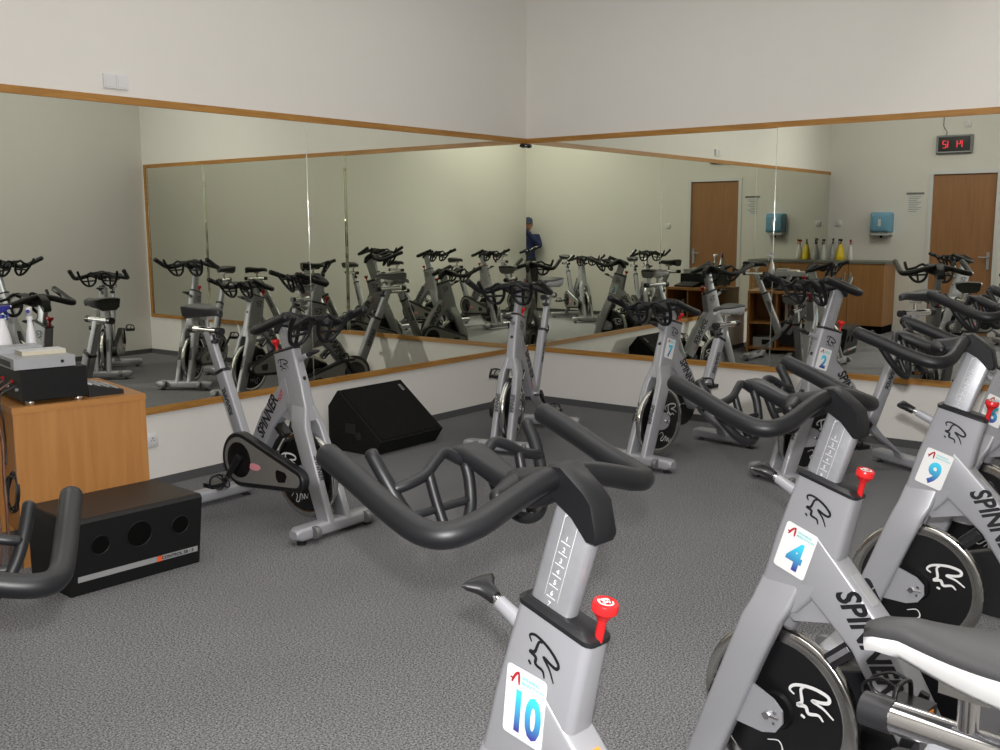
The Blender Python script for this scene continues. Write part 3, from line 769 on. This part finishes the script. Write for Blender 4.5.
# ------------------------------------------------------------------ subwoofer
t = thing('subwoofer', 'black box subwoofer with three round ports, on the carpet before the desk', 'subwoofer', (4.872, 1.212, 0), math.radians(-4.0))
bm = B()
pr = [(-.205, 0), (.175, 0), (.225, .33), (.212, .345), (-.205, .345)]
loft(bm, [[Vector((x, a, b)) for a, b in pr] for x in (-.315, .315)]); sub = done(bm, 'cabinet', M['sub'], t, 30, bevel=.008)
bm = B(); box(bm, (-.306, -.20, .345), (.306, .205, .347)); done(bm, 'top_skin', M['sub_top'], t, 30)
fn = Vector((0, .33, -.05)).normalized(); fu = Vector((0, .05, .33)).normalized()
def fpt(x, h): return Vector((x, .175 + .05 * h / .33, h))
for x, h, r in ((.185, .215, .041), (0.0, .222, .058), (-.205, .218, .041)):
    bm = B(); n = 32
    rings = [circ(fpt(x, h) + fn * o, (1, 0, 0), fu, rr, n) for o, rr in ((.001, r + .006), (.004, r + .004), (.002, r), (-.06, r * .94))]
    loft(bm, rings, caps=False)
    ring = done(bm, 'port_ring', M['sub'], t, 40)
    bm = B(); lathe(bm, fpt(x, h) + fn * .0012, fn, [(r * .995, 0), (r * .995, .0006)], n); done(bm, 'painted_port_shade', M['kick'], ring, 40)  # flat black disc, the dark inside of the port put into its colour
bm = B(); c0 = fpt(0, .075)
prism(bm, [(-.300, -.013), (.285, -.013), (.285, .013), (-.300, .013)], c0 + fn * .002, (1, 0, 0), fu, fn, .0015); stp = done(bm, 'silver_stripe', M['badge'], t, 30)
bm = B(); prism(bm, [(-.115, -.013), (-.089, -.013), (-.089, .013), (-.115, .013)], c0 + fn * .003, (1, 0, 0), fu, fn, .0015); done(bm, 'orange_logo', mat('red_orange_print', (.85, .12, .03), .4), stp, 30)
link('lettering', text_me('CONTROL SB - 5', .021, .0006, 0, 1.05), M['black'], stp, matrix=frame_mtx(c0 + fn * .0045 + Vector((-.195, 0, 0)), (-1, 0, 0), fu))

# ------------------------------------------------------------------ wedge stage monitor
t = thing('stage_monitor', 'black wedge stage monitor speaker leaning back against the left wall', 'speaker', (2.155, 0, 0), math.radians(0))
WL = .325
prof = [(.50, 0), (.575, .105), (.155, .43), (.055, .31), (.055, 0)]
bm = B(); loft(bm, [[Vector((x, a, b)) for a, b in prof] for x in (-WL, WL)]); done(bm, 'cabinet', M['speaker'], t, 30, bevel=.006)
gn = Vector((0, .325, .42)).normalized(); gu = Vector((0, -.42, .325)).normalized()
bm = B(); gc = Vector((0, .365, .2675))
prism(bm, [(-WL + .025, -.25), (WL - .025, -.25), (WL - .025, .25), (-WL + .025, .25)], gc + gn * .003, (1, 0, 0), gu, gn, .004); gr = done(bm, 'grille', M['grille'], t, 30, bevel=.002)
bm = B(); loft(bm, [circ(gc + Vector((.10, 0, 0)) + gn * (.0068 + d), (1, 0, 0), gu, r_, 40) for r_, d in ((.150, 0), (.149, .0012), (.143, .0012), (.142, 0))], caps=False); done(bm, 'woofer_ring', M['speaker'], gr, 40)
bm = B(); prism(bm, [(-.03, -.012), (.03, -.012), (.03, .012), (-.03, .012)], gc + Vector((-.262, 0, 0)) + gu * .185 + gn * .0075, gu, (1, 0, 0), gn, .001); bdg = done(bm, 'maker_badge', M['badge'], t, 30)
bm = B(); prism(bm, [(-.026, -.008), (.026, -.008), (.026, -.003), (-.026, -.003)], gc + Vector((-.262, 0, 0)) + gu * .185 + gn * .0088, gu, (1, 0, 0), gn, .0005); prism(bm, [(-.02, .003), (.02, .003), (.02, .008), (-.02, .008)], gc + Vector((-.262, 0, 0)) + gu * .185 + gn * .0088, gu, (1, 0, 0), gn, .0005); done(bm, 'badge_text', M['black'], bdg, 30)
bm = B(); prism(bm, [(-.05, -.035), (.05, -.035), (.05, .035), (-.05, .035)], (WL + .001, .28, .17), (0, 1, 0), (0, 0, 1), (1, 0, 0), .002); hp = done(bm, 'side_handle', M['plastic'], t, 30, bevel=.001)
bm = B(); cyl(bm, (WL, .36, .125), (WL + .006, .36, .125), .028); cyl(bm, (WL + .004, .372, .135), (WL + .012, .372, .135), .008); cyl(bm, (WL + .004, .35, .115), (WL + .012, .35, .115), .008); done(bm, 'connector_plate', M['plastic2'], t, 40)

# ------------------------------------------------------------------ wall fittings
def socket(name, label, cat, p, n, ax, w=1):
    t = thing(name, label, cat, p)
    n, ax = Vector(n), Vector(ax); up = Vector((0, 0, 1))
    hw = .041 * w
    bm = B(); loft(bm, [[q for q in rrect(n * d, ax, up, hw - s, .041 - s, .006)] for d, s in ((0, 0), (.010, 0), (.014, .004))]); done(bm, 'cover_plate', M['socket'], t, 40)
    return t, n, ax, up
t, n, ax, up = socket('wall_socket', 'white wall socket on the left wall below the mirror, beside the desk', 'socket', (3.885, 0, .295), (0, 1, 0), (1, 0, 0))
bm = B(); lathe(bm, n * .0135, n, [(.024, 0), (.026, .002), (.024, .003), (.021, -.004 + .004)], 24); done(bm, 'socket_well', M['dispgrey'], t, 40)
bm = B()
for s in (-.009, .009): cyl(bm, n * .015 + ax * s, n * .0172 + ax * s, .003, n=8)
cyl(bm, n * .015 + up * .013, n * .02 + up * .013, .003, n=8)
done(bm, 'socket_holes', M['black'], t, 40)
t = thing('wall_switch', 'white double blind switch box on the left wall above the mirror', 'switch', (3.985, 0, 2.415))
for s in (-1, 1):
    bm = B(); box(bm, (s * .0395 - .0385, 0, -.04), (s * .0395 + .0385, .014, .04)); p = done(bm, 'cover_plate', M['socket'], t, 30, bevel=.004)
    bm = B(); box(bm, (s * .0395 - .03, .014, -.031), (s * .0395 + .03, .017, .031)); done(bm, 'rocker', M['socket'], p, 30, bevel=.002)
t, n, ax, up = socket('wall_switch', 'white light switch on the door wall, left of the brown door in the mirror', 'switch', (U, 2.72, 1.54), (-1, 0, 0), (0, 1, 0))
bm = B(); prism(bm, [(-.03, -.03), (.03, -.03), (.03, .03), (-.03, .03)], n * .015, ax, up, n, .0025); done(bm, 'rocker', M['socket'], t, 30, bevel=.001)
t, n, ax, up = socket('wall_socket', 'white double socket on the door wall above the yellow bottle', 'socket', (U, .17, 1.57), (-1, 0, 0), (0, 1, 0), 1)
bm = B()
for s in (-.016, .016): lathe(bm, n * .0135 + Vector((0, 0, s)), n, [(.012, 0), (.012, .002)], 16)
done(bm, 'socket_well', M['dispgrey'], t, 40)
t, n, ax, up = socket('junction_box', 'white square box high on the door wall above the brown door', 'box', (U, 1.9, 2.92), (-1, 0, 0), (0, 1, 0))
bm = B(); lathe(bm, n * .013, n, [(.012, 0), (.011, .004)], 14); done(bm, 'screw_cap', M['dispgrey'], t, 40)
t = thing('corner_sensor', 'small dark sensor at the top of the mirrored corner', 'sensor', (.055, .02, 2.285))
bm = B(); loft(bm, [circ((0, 0, z), (1, 0, 0), (0, 1, 0), r, 16, r * .7) for z, r in ((.004, .03), (-.01, .042), (-.022, .036), (-.030, .015))]); done(bm, 'housing', M['sensor'], t, 50)
bm = B(); lathe(bm, (.012, .022, -.016), (.5, 1, -.3), [(.009, 0), (.008, .006), (.003, .009)], 12); done(bm, 'lens', M['chrome'], t, 50)
# loose cable behind the corner bike

# clock, dispenser, notice on the door wall
t = thing('digital_clock', 'red digital wall clock above the brown door', 'clock', (U, 1.74, 2.655))
hw, hh = .235, .125
bm = B(); loft(bm, [rrect((d, 0, 0), (0, 1, 0), (0, 0, 1), hw - s, hh - s, .006) for d, s in ((0, 0), (-.05, 0), (-.056, .006), (-.056, .020), (-.050, .026))]); done(bm, 'clock_frame', M['clockframe'], t, 40)
bm = B(); box(bm, (-.0515, -hw + .028, -hh + .028), (-.0505, hw - .028, hh - .028)); face = done(bm, 'clock_face', M['clockface'], t, 30)
SEG = {'2': 'abged', '1': 'bc', '0': 'abcdef', '4': 'fgbc', '5': 'afgcd', '9': 'abfgcd', '3': 'abgcd'}
def seg_digit(bm, ch, cy):
    w, h_, th = .021, .031, .0055
    for s in SEG[ch]:
        a, b, c, d = {'a': (-w, w, 2 * h_ - th, 2 * h_ + th), 'g': (-w, w, -th, th), 'd': (-w, w, -2 * h_ - th, -2 * h_ + th),
                      'b': (w - th, w + th, 0, 2 * h_), 'c': (w - th, w + th, -2 * h_, 0), 'f': (-w - th, -w + th, 0, 2 * h_), 'e': (-w - th, -w + th, -2 * h_, 0)}[s]
        box(bm, (-.054, cy - b, c * .75), (-.0518, cy - a, d * .75))
for ch, cy in zip('1412', (.125, .060, -.060, -.125)):   # read from inside the room
    bm = B(); seg_digit(bm, ch, cy); done(bm, 'led_digit', M['led'], face, 30)
bm = B(); tube(bm, [(U - .02, 1.62, 2.78), (U - .012, 1.63, 2.83), (U - .008, 1.585, 2.90), (U - .006, 1.58, 3.02), (U - .006, 1.58, ZC - .01)], .004, 6); tag(done(bm, 'clock_cable', M['cable'], None, 60), 'thin cable running up the wall from the digital clock', 'cable')
t = thing('towel_dispenser', 'blue translucent paper towel dispenser on the door wall', 'dispenser', (U, .82, 1.56))
bm = B(); loft(bm, [rrect((d, 0, .02), (0, 1, 0), (0, 0, 1), hw_, hh_, .03) for d, hw_, hh_ in ((0, .15, .15), (-.12, .15, .15), (-.17, .13, .13), (-.185, .09, .10))]); bdy = done(bm, 'cover', M['bluedisp'], t, 45)
bm = B(); loft(bm, [rrect((0, 0, -.13), (0, 1, 0), (0, 0, 1), .14, .04, .02), rrect((-.14, 0, -.125), (0, 1, 0), (0, 0, 1), .13, .035, .02)]); done(bm, 'base_tray', M['dispgrey'], t, 45)
bm = B(); prism(bm, [(-.02, -.05), (.02, -.05), (.02, .05), (-.02, .05)], (-.184, .0, .02), (0, 1, 0), (0, 0, 1), (1, 0, 0), .003); done(bm, 'level_window', M['dispgrey'], bdy, 30)
bm = B(); cyl(bm, (-.07, 0, -.165), (-.07, 0, -.20), .02, .012); done(bm, 'paper_outlet', M['kick'], t, 40)
t = thing('wall_notice', 'printed white paper notice on the door wall beside the door', 'notice', (U, 1.25, 1.84))
bm = B(); box(bm, (-.003, -.105, -.155), (0, .105, .14)); sh = done(bm, 'sheet', M['paper'], t, 30)
bm = B(); box(bm, (-.012, -.12, .14), (0, .12, .165)); done(bm, 'hanger_strip', M['clockframe'], t, 30, bevel=.003)
bm = B()
for k in range(9): box(bm, (-.004, -.085, .10 - k * .026), (-.003, .085 - .03 * (k % 3), .108 - k * .026))
done(bm, 'printed_lines', M['ink'], sh, 30)

# counter under the dispenser
t = thing('wooden_counter', 'brown wooden counter cabinet against the door wall, seen in the mirror', 'counter', (U - .28, .53, 0))
bm = B(); box(bm, (-.26, -.51, .11), (.27, .50, 1.0)); done(bm, 'carcass', M['counterwood'], t, 30)
bm = B(); box(bm, (-.24, -.51, 0), (.27, .49, .11)); done(bm, 'plinth', M['kick'], t, 30)
bm = B(); box(bm, (-.29, -.515, 1.0), (.275, .52, 1.035)); done(bm, 'worktop', M['countertop'], t, 30, bevel=.004)
for k in range(2):
    bm = B(); y0 = -.505 + k * .503; box(bm, (-.28, y0 + .003, .115), (-.26, y0 + .497, .99)); d_ = done(bm, 'cabinet_door', M['counterwood'], t, 30, bevel=.002)
    bm = B(); y1 = y0 + (.46 if k == 0 else .04); tube(bm, [(-.28, y1, .86), (-.30, y1, .86), (-.30, y1, .74), (-.28, y1, .74)], .005, 8, 4); done(bm, 'door_pull', M['alu'], d_, 60)
CT = 1.035
spray_bottle((U - .18, .27, CT), math.radians(200), M['yellow'], M['plastic'], 'yellow spray bottle with black head on the counter', None, .32, w=.085)
spray_bottle((U - .12, .40, CT), math.radians(150), M['bottle'], M['red'], 'white spray bottle with red head on the counter', None, .31, w=.06)
spray_bottle((U - .12, .14, CT), math.radians(170), M['clear'], M['plastic'], 'clear spray bottle with black head, next to the yellow one on the counter', None, .33, w=.06)
spray_bottle((U - .34, .075, CT), math.radians(190), M['clear'], M['plastic'], 'clear spray bottle with black head, at the wall end of the counter', None, .32, w=.06)

# ------------------------------------------------------------------ photographer and camera
CAM = Vector((7.3736, 5.4171, 1.6))
def person():
    fw = Vector((-.79, -.613, 0)); rt = Vector((-.613, .79, 0)); up = Vector((0, 0, 1))
    base_ = CAM - fw * .30 - rt * .21; base_.z = 0
    P = lambda r, f, z: base_ + rt * r + fw * f + up * z
    C = Vector((CAM.x, CAM.y, 1.6)) - fw * .04
    verts, edges, rad, mid = [], [], [], []
    def chain(pts, start=None, m=0):
        last = start
        for p, r in pts:
            verts.append(p); rad.append(r); mid.append(m)
            i = len(verts) - 1
            if last is not None: edges.append((last, i))
            last = i
        return last
    pel = chain([(P(0, 0, .90), .135)], None, 1)
    ch = chain([(P(0, -.005, 1.02), .130), (P(0, -.01, 1.15), .140), (P(0, -.01, 1.28), .150)], pel, 0)
    nk = chain([(P(0, 0, 1.385), .085), (P(0, .01, 1.42), .055)], ch, 0)
    hd = chain([(P(0, .02, 1.47), .062)], nk, 2)
    for s in (-1, 1):
        chain([(P(s * .095, .0, .82), .095), (P(s * .11, .01, .64), .082), (P(s * .115, .015, .47), .062), (P(s * .12, -.01, .28), .056), (P(s * .12, -.02, .10), .042)], pel, 1)
        ft = chain([(P(s * .12, -.02, .055), .045), (P(s * .13, .06, .045), .042), (P(s * .135, .13, .035), .032)], len(verts) - 1, 3)
        hand = C + rt * s * .065 - up * .02 - fw * .03
        sh = P(s * .175, -.01, 1.345)
        el = P(s * .21, .13, 1.17)
        a = chain([(sh, .068), (sh.lerp(el, .5), .058), (el, .048)], ch, 0)
        w = hand - (hand - el).normalized() * .085
        a = chain([(el.lerp(w, .55), .043), (w, .034)], a, 0)
        pm = chain([(w.lerp(hand, .35), .028), (hand - fw * .005, .034)], a, 2)
        for k in range(4):
            o_ = up * (.024 - .016 * k)
            b0 = hand + o_ + fw * .028 + rt * s * .010
            L = (.030, .034, .032, .025)[k]
            chain([(b0, .0095), (b0 + fw * L * .55 - rt * s * .012, .009), (b0 + fw * L * .6 - rt * s * (.012 + L), .008)], pm, 2)
        chain([(hand - up * .030 - rt * s * .006, .011), (hand - up * .036 - rt * s * .026 - fw * .004, .0105), (hand - up * .028 - rt * s * .045 - fw * .006, .009)], pm, 2)
    me = bpy.data.meshes.new('person'); me.from_pydata([tuple(v) for v in verts], edges, [])
    o = bpy.data.objects.new('person', me); COL.objects.link(o)
    md = o.modifiers.new('skin', 'SKIN'); md.use_smooth_shade = True
    sk = me.skin_vertices[0].data
    for i, r in enumerate(rad): sk[i].radius = (r, r); sk[i].use_root = (i == 0)
    ss = o.modifiers.new('sub', 'SUBSURF'); ss.levels = 2; ss.render_levels = 2
    dg = bpy.context.evaluated_depsgraph_get(); dg.update()
    m2 = bpy.data.meshes.new_from_object(o.evaluated_get(dg))
    bpy.data.objects.remove(o)
    # head with face welded on as part of the same mesh
    bm = bmesh.new(); bm.from_mesh(m2)
    hc = P(0, .035, 1.575); n = 24
    rings = []
    for k in range(1, 18):
        th = PI * k / 18; z = -math.cos(th) * .118; s_ = math.sin(th)
        ring = []
        for j in range(n):
            a = 2 * PI * j / n; f = math.cos(a); r = math.sin(a)
            wx = .076 * s_; wf = .095 * s_
            if z < -.04: wx *= 1 - (-.04 - z) * 2.2
            d = 0.
            if f > .93 and -.05 < z < .02: d = .020 * (1 - abs(z + .02) / .035)       # nose
            if f > .75 and .005 < z < .035 and abs(abs(r) - .42) < .2: d = -.006          # eye sockets
            if f > .85 and -.075 < z < -.055: d = .005                                    # lips
            ring.append(hc + rt * r * wx + fw * (f * wf + d) + up * z)
        rings.append(ring)
    loft(bm, rings)
    for s in (-1, 1):
        loft(bm, [circ(hc + rt * s * (.074 + d) - fw * .008 + up * (-.005), fw, up, r_, 12, r_ * 1.6) for d, r_ in ((0, .012), (.008, .018), (.014, .014), (.015, .005))])
    bmesh.ops.recalc_face_normals(bm, faces=bm.faces)
    bm.to_mesh(m2); bm.free()
    o = link('person', m2, [M['navy'], M['trouser'], M['skin'], M['shoe']], None, 180)
    co = [v.co.copy() for v in m2.vertices]
    for p in m2.polygons:
        c = p.center; best = min(range(len(verts)), key=lambda i: (verts[i] - c).length - rad[i] * .8)
        mi = mid[best]
        if c.z > 1.44: mi = 2 if (c - C).length < .16 or (Vector((c.x, c.y)) - Vector((hc.x, hc.y))).length < .13 else mi
        p.material_index = mi
    tag(o, 'photographer in navy jacket and blue-grey cap holding a camera, seen in the mirror corner', 'person')
    bm = B()
    loft(bm, [circ(hc + up * z - fw * .004, rt, fw, r_, 24, r_ * 1.22) for z, r_ in ((.045, .084), (.075, .083), (.105, .070), (.128, .040), (.134, .012))])
    loft(bm, [[hc + fw * (.085 + .075 * t_ * math.cos(a)) + rt * .078 * math.sin(a) + up * (.05 - .02 * t_ + e) for a in [(-PI / 2 + PI * k / 12) for k in range(13)]] for t_, e in ((.2, .006), (1, .0), (1, -.004), (.2, .0))])
    done(bm, 'cap', M['cap'], o, 60)
    bm = B()
    for s in (-1, 1): lathe(bm, hc + rt * s * .032 + fw * .078 + up * .018, fw, [(.010, 0), (.009, .006), (.004, .009)], 10)
    done(bm, 'eyes', M['lens'], o, 60)
    bm = B(); loft(bm, [circ(hc + up * z - fw * .012, rt, fw, r_, 20, r_ * 1.15) for z, r_ in ((-.05, .070), (-.02, .0785), (.03, .082), (.06, .082))])
    done(bm, 'hair', M['hair'], o, 60)
    # the compact camera, just behind the viewpoint
    t = thing('compact_camera', 'small dark compact camera held up by the photographer', 'camera', C)
    mt = frame_mtx((0, 0, 0), rt, up)       # local z points back towards the photographer
    bm = B(); box(bm, (-.05, -.03, -.008), (.05, .03, .02), mt); done(bm, 'camera_body', M['plastic'], t, 30, bevel=.004)
    bm = B(); lathe(bm, mt @ Vector((0, -.003, -.008)), fw, [(.022, 0), (.022, .008), (.019, .014), (.016, .014), (.014, .010)], 24); done(bm, 'lens_barrel', M['alu'], t, 40)
person()

# ------------------------------------------------------------------ camera
cd = bpy.data.cameras.new('view'); cam = bpy.data.objects.new('view', cd); COL.objects.link(cam)
cd.sensor_width = 36; cd.lens = 36 * 1.0122; cd.clip_start = .01
pt, ro, ya = math.radians(8.5253), math.radians(-.3009), math.radians(37.8228)
fwv = Vector((-math.cos(ya), -math.sin(ya), 0)); rtv = fwv.cross(Vector((0, 0, 1)))
Fv = fwv * math.cos(pt) - Vector((0, 0, 1)) * math.sin(pt); Uv = Vector((0, 0, 1)) * math.cos(pt) + fwv * math.sin(pt)
Rv = rtv * math.cos(ro) + Uv * math.sin(ro); U2 = -rtv * math.sin(ro) + Uv * math.cos(ro)
mw = Matrix((Rv, U2, -Fv)).transposed().to_4x4(); mw.translation = CAM
cam.matrix_world = mw
scene.camera = cam

# ------------------------------------------------------------------ light
def lamp(name, kind, loc, energy, color=(1, 1, 1), size=None, rot=None, radius=None, size_y=None):
    ld = bpy.data.lights.new(name, kind); ld.energy = energy; ld.color = color
    if kind == 'AREA':
        ld.size = size
        if size_y: ld.shape = 'RECTANGLE'; ld.size_y = size_y
    elif radius is not None: ld.shadow_soft_size = radius
    o = bpy.data.objects.new(name, ld); COL.objects.link(o); o.location = loc
    if rot: o.rotation_euler = rot
    return o
fl = lamp('camera_flash', 'SPOT', CAM + Vector((0, 0, .085)) + fwv * .03 + rtv * .02, 78, (1., .985, .97), radius=.016)
fl.data.spot_size = math.radians(120); fl.data.spot_blend = .8
fl.rotation_euler = Fv.to_track_quat('-Z', 'Y').to_euler()
fl.data.use_nodes = True
_nt = fl.data.node_tree; _em = _nt.nodes['Emission']; _fo = _nt.nodes.new('ShaderNodeLightFalloff')
_fo.inputs['Strength'].default_value = 1.; _q = _nt.nodes.new('ShaderNodeMath'); _q.operation = 'MULTIPLY_ADD'; _q.inputs[1].default_value = .72
_r = _nt.nodes.new('ShaderNodeMath'); _r.operation = 'MULTIPLY'; _r.inputs[1].default_value = 2.5
_nt.links.new(_fo.outputs['Linear'], _q.inputs[0]); _nt.links.new(_fo.outputs['Quadratic'], _r.inputs[0]); _nt.links.new(_r.outputs[0], _q.inputs[2])
_nt.links.new(_q.outputs[0], _em.inputs['Strength'])
lamp('added_fill_light', 'AREA', (3.2, 2.4, ZC - .03), 46, (1., .97, .925), size=4.5, size_y=3.2)  # added fill without a known fixture, replaces flash bounced off the mirrors
lamp('added_fill_light', 'AREA', (5.9, 1.4, ZC - .12), 26, (1., .975, .935), size=1.2, size_y=.5, rot=(0, math.radians(-48), 0))  # added lamp, tilted to brighten the door wall
lamp('added_fill_light', 'AREA', (1.6, 3.9, ZC - .12), 26, (1., .975, .935), size=.5, size_y=1.2, rot=(math.radians(48), 0, 0))  # added lamp, tilted to brighten the back wall
lamp('added_fill_light', 'AREA', (6.2, 4.6, ZC - .03), 58, (1., .975, .935), size=2.5, size_y=2.)  # added fill over the camera end, lifts the two far walls

w = bpy.data.worlds.new('world'); scene.world = w; w.use_nodes = True
w.node_tree.nodes['Background'].inputs[0].default_value = (.5, .5, .5, 1); w.node_tree.nodes['Background'].inputs[1].default_value = .2
scene.view_settings.view_transform = 'Standard'
scene.view_settings.look = 'None'
scene.view_settings.exposure = 0
scene.cycles.use_denoising = True
scene.cycles.max_bounces = 10; scene.cycles.glossy_bounces = 6; scene.cycles.diffuse_bounces = 4
scene.cycles.caustics_reflective = False
scene.cycles.sample_clamp_indirect = 4
